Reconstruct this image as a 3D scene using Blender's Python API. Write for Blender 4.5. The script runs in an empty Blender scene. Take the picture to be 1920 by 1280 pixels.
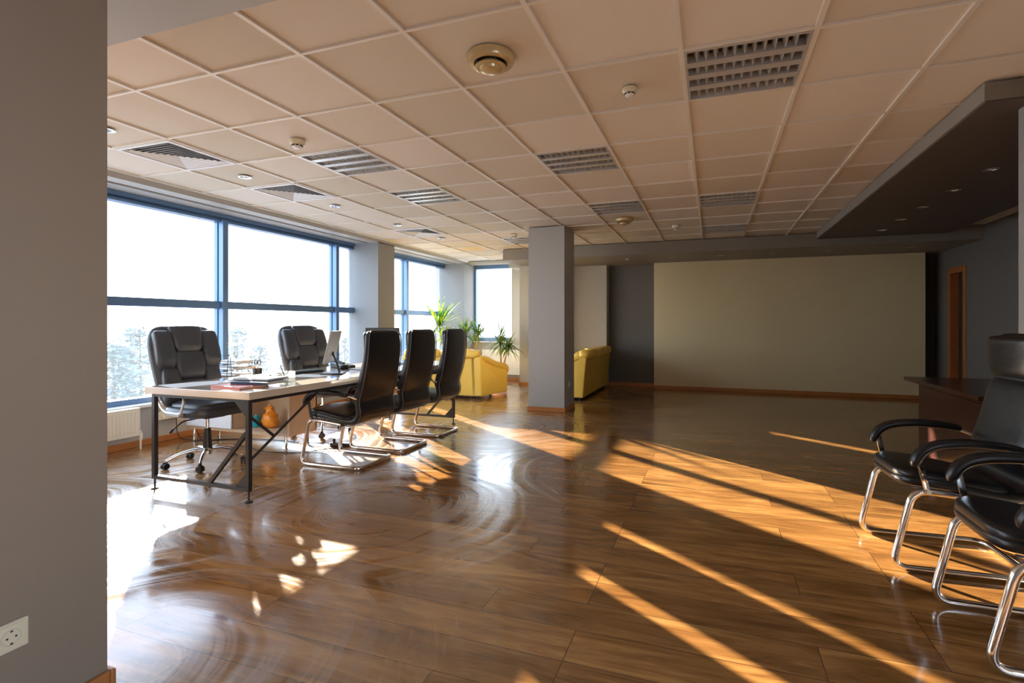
import bpy, bmesh, math, random
from math import sin, cos, pi, radians as R
from mathutils import Vector, Matrix
random.seed(7)
SC = bpy.context.scene
COL = SC.collection

# ---------------------------------------------------------------- camera
cd = bpy.data.cameras.new('camera'); cam = bpy.data.objects.new('camera', cd); COL.objects.link(cam)
cam.location = (0.7473, -2.0277, 1.205)
cam.rotation_euler = (pi/2, 0, 0.3383)
cd.sensor_width = 36; cd.lens = 958.42/1920*36
cd.shift_x = (960-998.6)/1920; cd.shift_y = (608.14-640)/1920
cd.clip_start = 0.02; cd.clip_end = 2000
SC.camera = cam

# ---------------------------------------------------------------- world, sun, exposure
SC.view_settings.view_transform = 'Standard'; SC.view_settings.look = 'None'
SC.view_settings.gamma = 1; SC.view_settings.use_curve_mapping = False
SC.view_settings.exposure = 0.22
w = bpy.data.worlds.new('world'); SC.world = w; w.use_nodes = True
nt = w.node_tree; nt.nodes.clear()
out = nt.nodes.new('ShaderNodeOutputWorld'); bg = nt.nodes.new('ShaderNodeBackground')
tc = nt.nodes.new('ShaderNodeTexCoord'); sp = nt.nodes.new('ShaderNodeSeparateXYZ'); rp = nt.nodes.new('ShaderNodeValToRGB')
nt.links.new(tc.outputs['Generated'], sp.inputs[0]); nt.links.new(sp.outputs['Z'], rp.inputs[0])
rp.color_ramp.elements[0].position = 0.0; rp.color_ramp.elements[0].color = (0.90, 0.95, 1.0, 1)
rp.color_ramp.elements[1].position = 0.6; rp.color_ramp.elements[1].color = (0.50, 0.70, 1.0, 1)
e = rp.color_ramp.elements.new(0.2); e.color = (0.74, 0.87, 1.0, 1)
nt.links.new(rp.outputs[0], bg.inputs[0]); bg.inputs[1].default_value = 5.8
nt.links.new(bg.outputs[0], out.inputs[0])
SUN_EL = R(14.5)
sd = Vector((-0.80*cos(SUN_EL), 0.60*cos(SUN_EL), sin(SUN_EL)))
sl = bpy.data.lights.new('sun', 'SUN'); so = bpy.data.objects.new('sun', sl); COL.objects.link(so)
sl.energy = 44; sl.color = (1.0, 0.85, 0.64); sl.angle = R(0.6)
so.rotation_euler = sd.to_track_quat('Z', 'Y').to_euler(); so.location = (-20, 18, 9)

# ---------------------------------------------------------------- materials
def mat(name, col, rough=0.5, metal=0.0, spec=0.5, coat=0.0, bump=0.0, bscale=40, var=0.0, vscale=3, trans=0.0, sheen=0.0, coat_r=0.05):
    m = bpy.data.materials.new(name); m.use_nodes = True
    t = m.node_tree; b = t.nodes['Principled BSDF']
    b.inputs['Base Color'].default_value = (*col, 1); b.inputs['Roughness'].default_value = rough
    b.inputs['Metallic'].default_value = metal; b.inputs['Specular IOR Level'].default_value = spec
    b.inputs['Coat Weight'].default_value = coat; b.inputs['Coat Roughness'].default_value = coat_r
    b.inputs['Transmission Weight'].default_value = trans
    if bump or var:
        c = t.nodes.new('ShaderNodeTexCoord')
    if bump:
        n = t.nodes.new('ShaderNodeTexNoise'); n.inputs['Scale'].default_value = bscale; n.inputs['Detail'].default_value = 4
        bp = t.nodes.new('ShaderNodeBump'); bp.inputs['Strength'].default_value = bump; bp.inputs['Distance'].default_value = 0.01
        t.links.new(c.outputs['Object'], n.inputs['Vector']); t.links.new(n.outputs['Fac'], bp.inputs['Height'])
        t.links.new(bp.outputs[0], b.inputs['Normal'])
    if var:
        n = t.nodes.new('ShaderNodeTexNoise'); n.inputs['Scale'].default_value = vscale; n.inputs['Detail'].default_value = 5
        mx = t.nodes.new('ShaderNodeMix'); mx.data_type = 'RGBA'
        t.links.new(c.outputs['Object'], n.inputs['Vector']); t.links.new(n.outputs['Fac'], mx.inputs['Factor'])
        mx.inputs['A'].default_value = (*[v*(1-var) for v in col], 1); mx.inputs['B'].default_value = (*[min(1, v*(1+var)) for v in col], 1)
        t.links.new(mx.outputs['Result'], b.inputs['Base Color'])
    return m

M = dict(
    wall=mat('wall_paint', (0.44, 0.435, 0.42), 0.75, bump=0.08, bscale=60, var=0.03),
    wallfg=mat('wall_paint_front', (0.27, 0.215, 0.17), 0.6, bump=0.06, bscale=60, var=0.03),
    beam=mat('beam_paint', (0.26, 0.24, 0.215), 0.55, var=0.03),
    pillar=mat('wall_paint_dimmed', (0.27, 0.275, 0.28), 0.75, bump=0.06, bscale=60),  # wall paint copy, darkened and bluer to tone down window light on the pillars
    soffit=mat('soffit_paint', (0.40, 0.39, 0.37), 0.5, bump=0.03, bscale=30, var=0.03),
    darkgrey=mat('dark_grey_paint', (0.135, 0.128, 0.12), 0.7, var=0.03),
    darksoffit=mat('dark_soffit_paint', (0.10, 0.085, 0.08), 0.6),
    cream=mat('cream_paint', (0.74, 0.63, 0.39), 0.7, bump=0.05, bscale=60, var=0.04, vscale=1.2),
    pale=mat('pale_wall_paint', (0.43, 0.42, 0.385), 0.7, var=0.03),
    bar=mat('ceiling_bar_metal', (0.74, 0.71, 0.66), 0.4),
    frame=mat('window_frame_blue', (0.12, 0.22, 0.40), 0.35, metal=0.3),
    sill=mat('sill_white', (0.8, 0.8, 0.8), 0.3),
    skirt=mat('baseboard_wood', (0.46, 0.18, 0.055), 0.35, var=0.25, vscale=6),
    radiator=mat('radiator_enamel', (0.82, 0.80, 0.72), 0.3),
    black=mat('black_leather', (0.010, 0.011, 0.015), 0.30, bump=0.08, bscale=120, spec=0.5),
    grey_l=mat('grey_leather', (0.042, 0.050, 0.068), 0.42, bump=0.15, bscale=90, spec=0.6),
    pipe=mat('piping', (0.09, 0.09, 0.10), 0.22),
    plastic=mat('black_plastic', (0.012, 0.012, 0.013), 0.35),
    chrome=mat('chrome', (0.82, 0.82, 0.84), 0.07, metal=1),
    silver=mat('silver_plastic', (0.62, 0.63, 0.65), 0.28, metal=0.6),
    steel=mat('dark_steel', (0.03, 0.03, 0.034), 0.4, metal=0.3),
    desk=mat('desk_laminate', (0.60, 0.51, 0.42), 0.16, var=0.08, vscale=8, coat=.7, coat_r=.1),
    oak=mat('oak_laminate', (0.58, 0.42, 0.28), 0.4, bump=0.1, bscale=60, var=0.15, vscale=10),
    white=mat('white_laminate', (0.75, 0.76, 0.80), 0.35),
    fix=mat('fixture_aluminium', (0.62, 0.62, 0.62), 0.3, metal=0.4),
    fixdark=mat('fixture_inside', (0.06, 0.05, 0.04), 0.5),
    tube=mat('fluorescent_glass', (0.55, 0.5, 0.42), 0.2),
    vent=mat('vent_white', (0.74, 0.75, 0.78), 0.4),
    ventdark=mat('vent_inside', (0.03, 0.03, 0.035), 0.8),
    ivory=mat('ivory_plastic', (0.72, 0.66, 0.50), 0.3),
    brass=mat('cream_enamel_metal', (0.60, 0.47, 0.26), 0.22, metal=0.35),
    yellow=mat('yellow_leather', (0.88, 0.57, 0.10), 0.38, bump=0.1, bscale=60, var=0.05),
    mahog=mat('dark_mahogany', (0.035, 0.012, 0.009), 0.22, var=0.3, vscale=12),
    doorw=mat('door_wood', (0.36, 0.12, 0.035), 0.4, var=0.2, vscale=8),
    doord=mat('door_dark', (0.035, 0.03, 0.028), 0.4),
    paper=mat('paper', (0.70, 0.71, 0.73), 0.6),
    navy=mat('navy_cover', (0.05, 0.08, 0.16), 0.3),
    red=mat('red_cover', (0.65, 0.12, 0.06), 0.4),
    cream2=mat('page_block', (0.75, 0.62, 0.48), 0.6),
    orange=mat('orange_plastic', (0.95, 0.28, 0.02), 0.35, var=0.3, vscale=25),
    teal=mat('teal_plastic', (0.02, 0.35, 0.48), 0.3),
    trunk=mat('plant_cane', (0.36, 0.24, 0.13), 0.8, bump=0.4, bscale=50),
    pot=mat('terracotta', (0.5, 0.3, 0.18), 0.7),
    snow=mat('pale_ground', (0.11, 0.13, 0.16), 0.9, var=0.3, vscale=0.15),
    pine=mat('haze_tinted_pine', (0.11, 0.17, 0.20), 0.9, var=0.3, vscale=2),  # outdoor haze is put into this pale bluish foliage colour
    pinetr=mat('pine_bark', (0.10, 0.09, 0.09), 0.9),
    screen=mat('screen_black', (0.008, 0.008, 0.01), 0.15),
    mongrey=mat('monitor_back_grey', (0.30, 0.31, 0.33), 0.4),
)

def leaf_mat():
    m = bpy.data.materials.new('dracaena_leaf'); m.use_nodes = True; t = m.node_tree
    b = t.nodes['Principled BSDF']; o = t.nodes['Material Output']
    n = t.nodes.new('ShaderNodeTexNoise'); n.inputs['Scale'].default_value = 9
    r = t.nodes.new('ShaderNodeValToRGB'); r.color_ramp.elements[0].position = .38; r.color_ramp.elements[1].position = .66
    r.color_ramp.elements[0].color = (0.02, 0.12, 0.03, 1); r.color_ramp.elements[1].color = (0.35, 0.50, 0.04, 1)
    c = t.nodes.new('ShaderNodeTexCoord'); t.links.new(c.outputs['Object'], n.inputs[0]); t.links.new(n.outputs[0], r.inputs[0])
    t.links.new(r.outputs[0], b.inputs['Base Color']); b.inputs['Roughness'].default_value = .4
    tr = t.nodes.new('ShaderNodeBsdfTranslucent'); t.links.new(r.outputs[0], tr.inputs[0])
    mx = t.nodes.new('ShaderNodeMixShader'); mx.inputs[0].default_value = .35
    t.links.new(b.outputs[0], mx.inputs[1]); t.links.new(tr.outputs[0], mx.inputs[2]); t.links.new(mx.outputs[0], o.inputs[0])
    return m
M['leaf'] = leaf_mat()

def glass_mat():
    # thin window glass: clear, slightly reflective, with a bluish translucent veil added for the outdoor haze
    m = bpy.data.materials.new('haze_veil_window_glass'); m.use_nodes = True; t = m.node_tree; t.nodes.clear()
    o = t.nodes.new('ShaderNodeOutputMaterial'); tr = t.nodes.new('ShaderNodeBsdfTransparent'); tr.inputs[0].default_value = (.97, .99, 1, 1)
    gl = t.nodes.new('ShaderNodeBsdfGlossy'); gl.inputs['Roughness'].default_value = 0.0
    du = t.nodes.new('ShaderNodeBsdfTranslucent'); du.inputs[0].default_value = (.80, .92, 1, 1)
    a = t.nodes.new('ShaderNodeMixShader'); a.inputs[0].default_value = .035
    b = t.nodes.new('ShaderNodeMixShader'); b.inputs[0].default_value = .04
    t.links.new(tr.outputs[0], a.inputs[1]); t.links.new(du.outputs[0], a.inputs[2])
    t.links.new(a.outputs[0], b.inputs[1]); t.links.new(gl.outputs[0], b.inputs[2]); t.links.new(b.outputs[0], o.inputs[0])
    return m
M['glass'] = glass_mat()
def clear_mat():
    m = bpy.data.materials.new('clear_acrylic'); m.use_nodes = True; t = m.node_tree; t.nodes.clear()
    o = t.nodes.new('ShaderNodeOutputMaterial'); tr = t.nodes.new('ShaderNodeBsdfTransparent'); tr.inputs[0].default_value = (.8, .85, .88, 1)
    gl = t.nodes.new('ShaderNodeBsdfGlossy'); gl.inputs['Roughness'].default_value = 0.05
    b = t.nodes.new('ShaderNodeMixShader'); b.inputs[0].default_value = .15
    t.links.new(tr.outputs[0], b.inputs[1]); t.links.new(gl.outputs[0], b.inputs[2]); t.links.new(b.outputs[0], o.inputs[0]); return m
M['clear'] = clear_mat()

def tile_mat():
    m = bpy.data.materials.new('ceiling_tile'); m.use_nodes = True; t = m.node_tree; b = t.nodes['Principled BSDF']
    L = t.links.new; N = t.nodes.new
    c = N('ShaderNodeTexCoord')
    d = N('ShaderNodeVectorMath'); d.operation = 'DIVIDE'; d.inputs[1].default_value = (.6, .6, 1e6); L(c.outputs['Object'], d.inputs[0])
    f = N('ShaderNodeVectorMath'); f.operation = 'FLOOR'; L(d.outputs[0], f.inputs[0])
    wn = N('ShaderNodeTexWhiteNoise'); wn.noise_dimensions = '2D'; L(f.outputs[0], wn.inputs['Vector'])
    r = N('ShaderNodeValToRGB'); r.color_ramp.elements[0].color = (.63, .575, .485, 1); r.color_ramp.elements[1].color = (.72, .665, .60, 1)
    r.color_ramp.elements[0].position = .3; r.color_ramp.elements[1].position = .7; L(wn.outputs['Value'], r.inputs[0])
    # one tile carries an old yellow water stain
    sb = N('ShaderNodeVectorMath'); sb.operation = 'DISTANCE'; sb.inputs[1].default_value = (-3.28, 6.25, 2.56); L(c.outputs['Object'], sb.inputs[0])
    mr = N('ShaderNodeMapRange'); mr.inputs['From Min'].default_value = .30; mr.inputs['From Max'].default_value = .12; L(sb.outputs['Value'], mr.inputs['Value'])
    mm = N('ShaderNodeMath'); mm.operation = 'MULTIPLY'; mm.inputs[1].default_value = .7; L(mr.outputs[0], mm.inputs[0])
    mx = N('ShaderNodeMix'); mx.data_type = 'RGBA'; mx.inputs['B'].default_value = (.72, .50, .16, 1); L(mm.outputs[0], mx.inputs['Factor']); L(r.outputs[0], mx.inputs['A'])
    L(mx.outputs['Result'], b.inputs['Base Color']); b.inputs['Roughness'].default_value = .75; b.inputs['Specular IOR Level'].default_value = .3
    n = N('ShaderNodeTexNoise'); n.inputs['Scale'].default_value = 150; L(c.outputs['Object'], n.inputs['Vector'])
    bp = N('ShaderNodeBump'); bp.inputs['Strength'].default_value = .12; bp.inputs['Distance'].default_value = .004; L(n.outputs[0], bp.inputs['Height']); L(bp.outputs[0], b.inputs['Normal'])
    return m
M['tile'] = tile_mat()

def floor_mat():
    m = bpy.data.materials.new('wet_oak_laminate'); m.use_nodes = True; t = m.node_tree; b = t.nodes['Principled BSDF']
    L = t.links.new; N = t.nodes.new
    c = N('ShaderNodeTexCoord')
    mp = N('ShaderNodeMapping'); mp.inputs['Location'].default_value = (1.05, .66, 0); L(c.outputs['Object'], mp.inputs[0])
    br = N('ShaderNodeTexBrick'); br.inputs['Scale'].default_value = 1; br.inputs['Brick Width'].default_value = 1.29; br.inputs['Row Height'].default_value = .197
    br.inputs['Mortar Size'].default_value = .0016; br.inputs['Mortar Smooth'].default_value = 0; br.offset = .32; br.offset_frequency = 3; br.squash = 1
    br.inputs['Color1'].default_value = (0, 0, 0, 1); br.inputs['Color2'].default_value = (1, 1, 1, 1); br.inputs['Mortar'].default_value = (.5, .5, .5, 1); br.inputs['Bias'].default_value = 0
    L(mp.outputs[0], br.inputs['Vector'])
    # grain: stretched noise, shifted from plank to plank
    sh = N('ShaderNodeVectorMath'); sh.operation = 'SCALE'; sh.inputs['Scale'].default_value = 7.3; L(br.outputs['Color'], sh.inputs[0])
    ad = N('ShaderNodeVectorMath'); ad.operation = 'ADD'; L(mp.outputs[0], ad.inputs[0]); L(sh.outputs[0], ad.inputs[1])
    m2 = N('ShaderNodeMapping'); m2.inputs['Scale'].default_value = (1.1, 7, 1); L(ad.outputs[0], m2.inputs[0])
    g1 = N('ShaderNodeTexNoise'); g1.inputs['Scale'].default_value = 1.5; g1.inputs['Detail'].default_value = 8; g1.inputs['Roughness'].default_value = .62; g1.inputs['Distortion'].default_value = 1.3; L(m2.outputs[0], g1.inputs['Vector'])
    m3 = N('ShaderNodeMapping'); m3.inputs['Scale'].default_value = (4, 90, 1); L(ad.outputs[0], m3.inputs[0])
    g2 = N('ShaderNodeTexNoise'); g2.inputs['Scale'].default_value = 1.0; g2.inputs['Detail'].default_value = 4; L(m3.outputs[0], g2.inputs['Vector'])
    cr = N('ShaderNodeValToRGB'); E = cr.color_ramp.elements
    E[0].position = .28; E[0].color = (.155, .066, .020, 1); E[1].position = .72; E[1].color = (.53, .285, .095, 1)
    e = E.new(.5); e.color = (.34, .163, .050, 1); L(g1.outputs[0], cr.inputs[0])
    mf = N('ShaderNodeMix'); mf.data_type = 'RGBA'; mf.blend_type = 'MULTIPLY'; mf.inputs['Factor'].default_value = .35
    gr = N('ShaderNodeValToRGB'); gr.color_ramp.elements[0].color = (.55, .5, .45, 1); gr.color_ramp.elements[0].position = .3; gr.color_ramp.elements[1].position = .6; L(g2.outputs[0], gr.inputs[0])
    L(cr.outputs[0], mf.inputs['A']); L(gr.outputs[0], mf.inputs['B'])
    pv = N('ShaderNodeMix'); pv.data_type = 'RGBA'; pv.blend_type = 'MULTIPLY'; pv.inputs['Factor'].default_value = 1
    pr = N('ShaderNodeValToRGB'); pr.color_ramp.elements[0].color = (.72, .70, .68, 1); pr.color_ramp.elements[1].color = (1.12, 1.12, 1.12, 1); L(br.outputs['Color'], pr.inputs[0])
    L(mf.outputs['Result'], pv.inputs['A']); L(pr.outputs[0], pv.inputs['B'])
    sm = N('ShaderNodeMix'); sm.data_type = 'RGBA'; sm.inputs['B'].default_value = (.07, .035, .018, 1); L(br.outputs['Fac'], sm.inputs['Factor']); L(pv.outputs['Result'], sm.inputs['A'])
    L(sm.outputs['Result'], b.inputs['Base Color'])
    # mop strokes: arcs round scattered centres, fading in and out, change the gloss of the wet film
    nd = N('ShaderNodeTexNoise'); nd.inputs['Scale'].default_value = 1.1; nd.inputs['Detail'].default_value = 2; L(c.outputs['Object'], nd.inputs['Vector'])
    vd = N('ShaderNodeMix'); vd.data_type = 'RGBA'; vd.blend_type = 'ADD'; vd.inputs['Factor'].default_value = .35; L(c.outputs['Object'], vd.inputs['A']); L(nd.outputs['Color'], vd.inputs['B'])
    vo = N('ShaderNodeTexVoronoi'); vo.voronoi_dimensions = '2D'; vo.inputs['Scale'].default_value = .5; L(vd.outputs['Result'], vo.inputs['Vector'])
    ml = N('ShaderNodeMath'); ml.operation = 'MULTIPLY'; ml.inputs[1].default_value = 11; L(vo.outputs['Distance'], ml.inputs[0])
    n1 = N('ShaderNodeTexNoise'); n1.noise_dimensions = '1D'; n1.inputs['Scale'].default_value = 1.6; n1.inputs['Detail'].default_value = 4; n1.inputs['Roughness'].default_value = .6; L(ml.outputs[0], n1.inputs['W'])
    n2 = N('ShaderNodeTexNoise'); n2.inputs['Scale'].default_value = .9; n2.inputs['Detail'].default_value = 3; L(c.outputs['Object'], n2.inputs['Vector'])
    # wiped = smooth wet gloss, elsewhere a dull drying film
    a1 = N('ShaderNodeMath'); a1.operation = 'MULTIPLY_ADD'; a1.inputs[1].default_value = .75; L(n1.outputs[0], a1.inputs[0]); L(n2.outputs[0], a1.inputs[2])
    st = N('ShaderNodeMapRange'); st.inputs['From Min'].default_value = .72; st.inputs['From Max'].default_value = .98; L(a1.outputs[0], st.inputs['Value'])
    xs_ = N('ShaderNodeSeparateXYZ'); L(c.outputs['Object'], xs_.inputs[0])
    fx_ = N('ShaderNodeMapRange'); fx_.inputs['From Min'].default_value = 1.2; fx_.inputs['From Max'].default_value = -1.0; fx_.inputs['To Min'].default_value = .12; L(xs_.outputs['X'], fx_.inputs['Value'])
    mu = N('ShaderNodeMath'); mu.operation = 'MULTIPLY'; L(st.outputs[0], mu.inputs[0]); L(fx_.outputs[0], mu.inputs[1])
    ro = N('ShaderNodeMapRange'); ro.inputs['To Min'].default_value = .10; ro.inputs['To Max'].default_value = .27; L(mu.outputs[0], ro.inputs['Value'])
    L(ro.outputs[0], b.inputs['Roughness'])
    b.inputs['Specular IOR Level'].default_value = .5; b.inputs['Coat IOR'].default_value = 1.65
    cw = N('ShaderNodeMapRange'); cw.inputs['To Min'].default_value = .25; cw.inputs['To Max'].default_value = 1.0; L(mu.outputs[0], cw.inputs['Value']); L(cw.outputs[0], b.inputs['Coat Weight'])
    cr2 = N('ShaderNodeMapRange'); cr2.inputs['To Min'].default_value = .06; cr2.inputs['To Max'].default_value = .38; L(mu.outputs[0], cr2.inputs['Value']); L(cr2.outputs[0], b.inputs['Coat Roughness'])
    h1 = N('ShaderNodeMath'); h1.operation = 'MULTIPLY'; h1.inputs[1].default_value = .25; L(mu.outputs[0], h1.inputs[0])
    nb = N('ShaderNodeTexNoise'); nb.inputs['Scale'].default_value = 3; nb.inputs['Detail'].default_value = 2; L(m2.outputs[0], nb.inputs['Vector'])
    h2 = N('ShaderNodeMath'); h2.operation = 'ADD'; L(h1.outputs[0], h2.inputs[0])
    h3 = N('ShaderNodeMath'); h3.operation = 'MULTIPLY'; h3.inputs[1].default_value = .3; L(nb.outputs[0], h3.inputs[0]); L(h3.outputs[0], h2.inputs[1])
    h4 = N('ShaderNodeMath'); h4.operation = 'SUBTRACT'; L(h2.outputs[0], h4.inputs[0]); L(br.outputs['Fac'], h4.inputs[1])
    bp = N('ShaderNodeBump'); bp.inputs['Strength'].default_value = .10; bp.inputs['Distance'].default_value = .005; L(h4.outputs[0], bp.inputs['Height'])
    L(bp.outputs[0], b.inputs['Normal']); L(bp.outputs[0], b.inputs['Coat Normal'])
    return m
M['floor'] = floor_mat()

# ---------------------------------------------------------------- mesh helpers
class MB:
    def __init__(s): s.v = []; s.f = []
    def add(s, v, f):
        o = len(s.v); s.v += [tuple(p) for p in v]; s.f += [tuple(i+o for i in q) for q in f]; return s
    def box(s, x0, x1, y0, y1, z0, z1, mtx=None):
        v = [Vector((x, y, z)) for z in (z0, z1) for y in (y0, y1) for x in (x0, x1)]
        if mtx: v = [mtx @ p for p in v]
        return s.add(v, [(0, 2, 3, 1), (4, 5, 7, 6), (0, 1, 5, 4), (2, 6, 7, 3), (0, 4, 6, 2), (1, 3, 7, 5)])
    def quad(s, a, b, c, d): return s.add([a, b, c, d], [(0, 1, 2, 3)])
    def prism(s, pts, vec):
        n = len(pts); v = [Vector(p) for p in pts]; w_ = [p+Vector(vec) for p in v]
        return s.add(v+w_, [tuple(range(n))[::-1], tuple(range(n, 2*n))] + [(i, (i+1) % n, n+(i+1) % n, n+i) for i in range(n)])
    def loft(s, rings, caps=True, closed=False):
        n = len(rings[0]); v = [p for r in rings for p in r]; f = []
        m_ = len(rings); last = m_ if closed else m_-1
        for i in range(last):
            j = (i+1) % m_
            for k in range(n):
                l = (k+1) % n; f.append((i*n+k, i*n+l, j*n+l, j*n+k))
        if caps and not closed: f += [tuple(range(n))[::-1], tuple((m_-1)*n+k for k in range(n))]
        return s.add(v, f)
    def tube(s, pts, r, seg=8, closed=False, r2=None, flat=None):
        """sweep a circle (or an ellipse r x flat) along pts"""
        pts = [Vector(p) for p in pts]; n = len(pts); rings = []; up = None
        for i, p in enumerate(pts):
            a = pts[(i-1) % n] if (closed or i > 0) else p; b = pts[(i+1) % n] if (closed or i < n-1) else p
            t = (b-a).normalized()
            if up is None:
                up = Vector((0, 0, 1)) if abs(t.z) < .9 else Vector((0, 1, 0))
            side = t.cross(up).normalized(); up = side.cross(t).normalized()
            rr = r if r2 is None else r+(r2-r)*i/(n-1)
            q = flat if flat else rr
            rings.append([p+side*cos(2*pi*k/seg)*rr+up*sin(2*pi*k/seg)*q for k in range(seg)])
        return s.loft(rings, True, closed)
    def sweepx(s, path, x0, halfw, halft, seg=12, e=.6):
        """sweep a soft rectangle (width along x) along a path in the y-z plane; halfw/halft numbers or lists"""
        n = len(path); rings = []
        for i, (y, z) in enumerate(path):
            a = path[max(0, i-1)]; b = path[min(n-1, i+1)]
            t = Vector((0, b[0]-a[0], b[1]-a[1])).normalized(); nn = Vector((0, -t.z, t.y))
            hw = halfw[i] if isinstance(halfw, list) else halfw; ht = halft[i] if isinstance(halft, list) else halft
            rg = []
            for k in range(seg):
                c_, s_ = cos(2*pi*k/seg), sin(2*pi*k/seg)
                rg.append(Vector((x0, y, z))+Vector((1, 0, 0))*hw*math.copysign(abs(c_)**e, c_)+nn*ht*math.copysign(abs(s_)**e, s_))
            rings.append(rg)
        return s.loft(rings)
    def lathe(s, prof, seg=20, mtx=None, cap=True):
        mtx = mtx or Matrix(); rings = [[mtx @ Vector((r*cos(2*pi*k/seg), r*sin(2*pi*k/seg), z)) for k in range(seg)] for r, z in prof]
        return s.loft(rings, cap)
    def soft(s, c, sz, mtx=None, e=.45, nu=20, nv=10, sag=0):
        """super-ellipsoid cushion, half sizes sz"""
        mtx = mtx or Matrix(); c = Vector(c); pw = lambda a: math.copysign(abs(a)**e, a); rings = []
        for j in range(nv+1):
            ph = -pi/2+pi*j/nv*.999+.0005*pi; rg = []
            for i in range(nu):
                th = 2*pi*i/nu
                rg.append(mtx @ (c+Vector((sz[0]*pw(cos(ph))*pw(cos(th)), sz[1]*pw(cos(ph))*pw(sin(th)), sz[2]*pw(sin(ph))))))
            rings.append(rg)
        return s.loft(rings)
    def build(s, name, m, parent=None, smooth=False, bevel=0, loc=None, **props):
        me = bpy.data.meshes.new(name); me.from_pydata(s.v, [], s.f); me.update()
        bm = bmesh.new(); bm.from_mesh(me); bmesh.ops.recalc_face_normals(bm, faces=bm.faces); bm.to_mesh(me); bm.free()
        me.materials.append(m if not isinstance(m, str) else M[m])
        o = bpy.data.objects.new(name, me); COL.objects.link(o)
        if smooth:
            me.shade_smooth()
            try: me.set_sharp_from_angle(angle=R(50))
            except Exception: pass
        if bevel:
            b = o.modifiers.new('bevel', 'BEVEL'); b.width = bevel; b.segments = 2; b.limit_method = 'ANGLE'; b.angle_limit = R(40)
        if parent: o.parent = parent
        if loc: o.location = loc
        for k, v in props.items(): o[k] = v
        return o

def fillet(pts, r, n=5, closed=False):
    P_ = [Vector(p) for p in pts]; out = []; N_ = len(P_)
    for i, p in enumerate(P_):
        if not closed and i in (0, N_-1): out.append(p); continue
        a = P_[i-1]; b = P_[(i+1) % N_]; u = (a-p); v = (b-p)
        d = min(r, u.length*.49, v.length*.49); u.normalize(); v.normalize()
        s_, e_ = p+u*d, p+v*d
        for k in range(n+1):
            t = k/n; out.append(s_*(1-t)**2+p*2*t*(1-t)+e_*t*t)
    return out
def spline(pts, n=5):
    """Catmull-Rom through tuples of any length"""
    out = []; N_ = len(pts)
    for i in range(N_-1):
        p0, p1, p2, p3 = pts[max(0, i-1)], pts[i], pts[i+1], pts[min(N_-1, i+2)]
        for k in range(n):
            t = k/n
            out.append(tuple(.5*((2*b)+(-a+c)*t+(2*a-5*b+4*c-d)*t*t+(-a+3*b-3*c+d)*t**3) for a, b, c, d in zip(p0, p1, p2, p3)))
    out.append(tuple(pts[-1])); return out
def mirx(b):
    n = MB(); n.v = [(-x, y, z) for x, y, z in b.v]; n.f = [q[::-1] for q in b.f]; return n

def thing(name, label, cat, loc=(0, 0, 0), rz=0, group=None):
    o = bpy.data.objects.new(name, None); COL.objects.link(o); o.empty_display_size = .1
    o.location = loc; o.rotation_euler = (0, 0, rz); o['label'] = label; o['category'] = cat
    if group: o['group'] = group
    return o
def tag(o, label, cat, group=None):
    o['label'] = label; o['category'] = cat
    if group: o['group'] = group
    return o
def struct(name, b, m, parent=None, **k):
    o = b.build(name, m, parent, **k)
    if not parent: o['kind'] = 'structure'
    return o
CH = {}
def kids(o): return [c for c in bpy.data.objects if c.parent is o]
def dup(root, loc, rz, label, cat=None, group=None):
    r = root.copy(); COL.objects.link(r); r.location = loc; r.rotation_euler = (0, 0, rz); r['label'] = label
    if group: r['group'] = group
    for ch in kids(root):
        c = ch.copy(); COL.objects.link(c); c.parent = r
        for g in kids(ch):
            d = g.copy(); COL.objects.link(d); d.parent = c
    return r

ZC = 2.553
XW = -4.22      # inner face of the window wall
XG = -4.74      # glass plane
XR = 4.2        # right wall
YB = 7.8        # far cream wall
YS = -4.2       # wall behind the camera

# ================================================================= structure
struct('floor', MB().box(-5.0, 5.6, YS-.2, 8.6, -.12, 0), 'floor')

# ceiling: one slab of tiles with openings for fixtures and vents, and the bar grid
FIX = [(-4, 2), (-4, 4), (-4, 9), (-1, 3), (-1, 6), (1, 1), (1, 6), (1, 9)]
VENT = [(-6, 1), (-6, 3), (-6, 7)]
cb = MB()
xs = [XW] + [.6*i for i in range(-7, 8)] + [XR+.05]
ys = [YS] + [.6*j for j in range(-6, 14)] + [8.2]
for a in range(len(xs)-1):
    for b in range(len(ys)-1):
        i = round(xs[a]/.6, 3); j = round(ys[b]/.6, 3)
        if (i, j) in FIX or (i, j) in VENT or (xs[a] > 2.3 and ys[b] < .55): continue
        cb.box(xs[a], xs[a+1], ys[b], ys[b+1], ZC+.013, ZC+.035)
cl = struct('ceiling', cb, 'tile')
gb = MB()
for x in xs[1:-1]: gb.box(x-.012, x+.012, YS if x < 2.3 else .6, 8.2, ZC, ZC+.0128)
for y in ys[1:-1]: gb.box(XW, XR if y > .55 else 2.42, y-.009, y+.009, ZC+.0005, ZC+.0126)
gb.build('grid_bar', 'bar', cl)
struct('ceiling_slab', MB().box(-5.1, 2.62, YS-.2, 8.6, ZC+.16, ZC+.3).box(2.62, 5.6, .6, 8.6, ZC+.16, ZC+.3), 'soffit')

# soffits and beams
struct('ceiling_beam', MB().box(-2.82, XR, 6.5, 8.15, 2.36, ZC), 'beam')
struct('trim_1', MB().box(-3.08, -2.05, 7.43, 8.2, 2.335, 2.48), 'pale')                      # stepped head over the pier
struct('ceiling_dropped_panel', MB().box(2.18, 3.77, 1.5, 6.38, 2.455, ZC), 'beam')
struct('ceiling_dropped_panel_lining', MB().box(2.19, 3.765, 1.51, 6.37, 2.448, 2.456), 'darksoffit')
struct('ceiling_soffit_near', MB().box(XW, 2.4, YS, -.50, 2.45, ZC), 'soffit')

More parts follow.
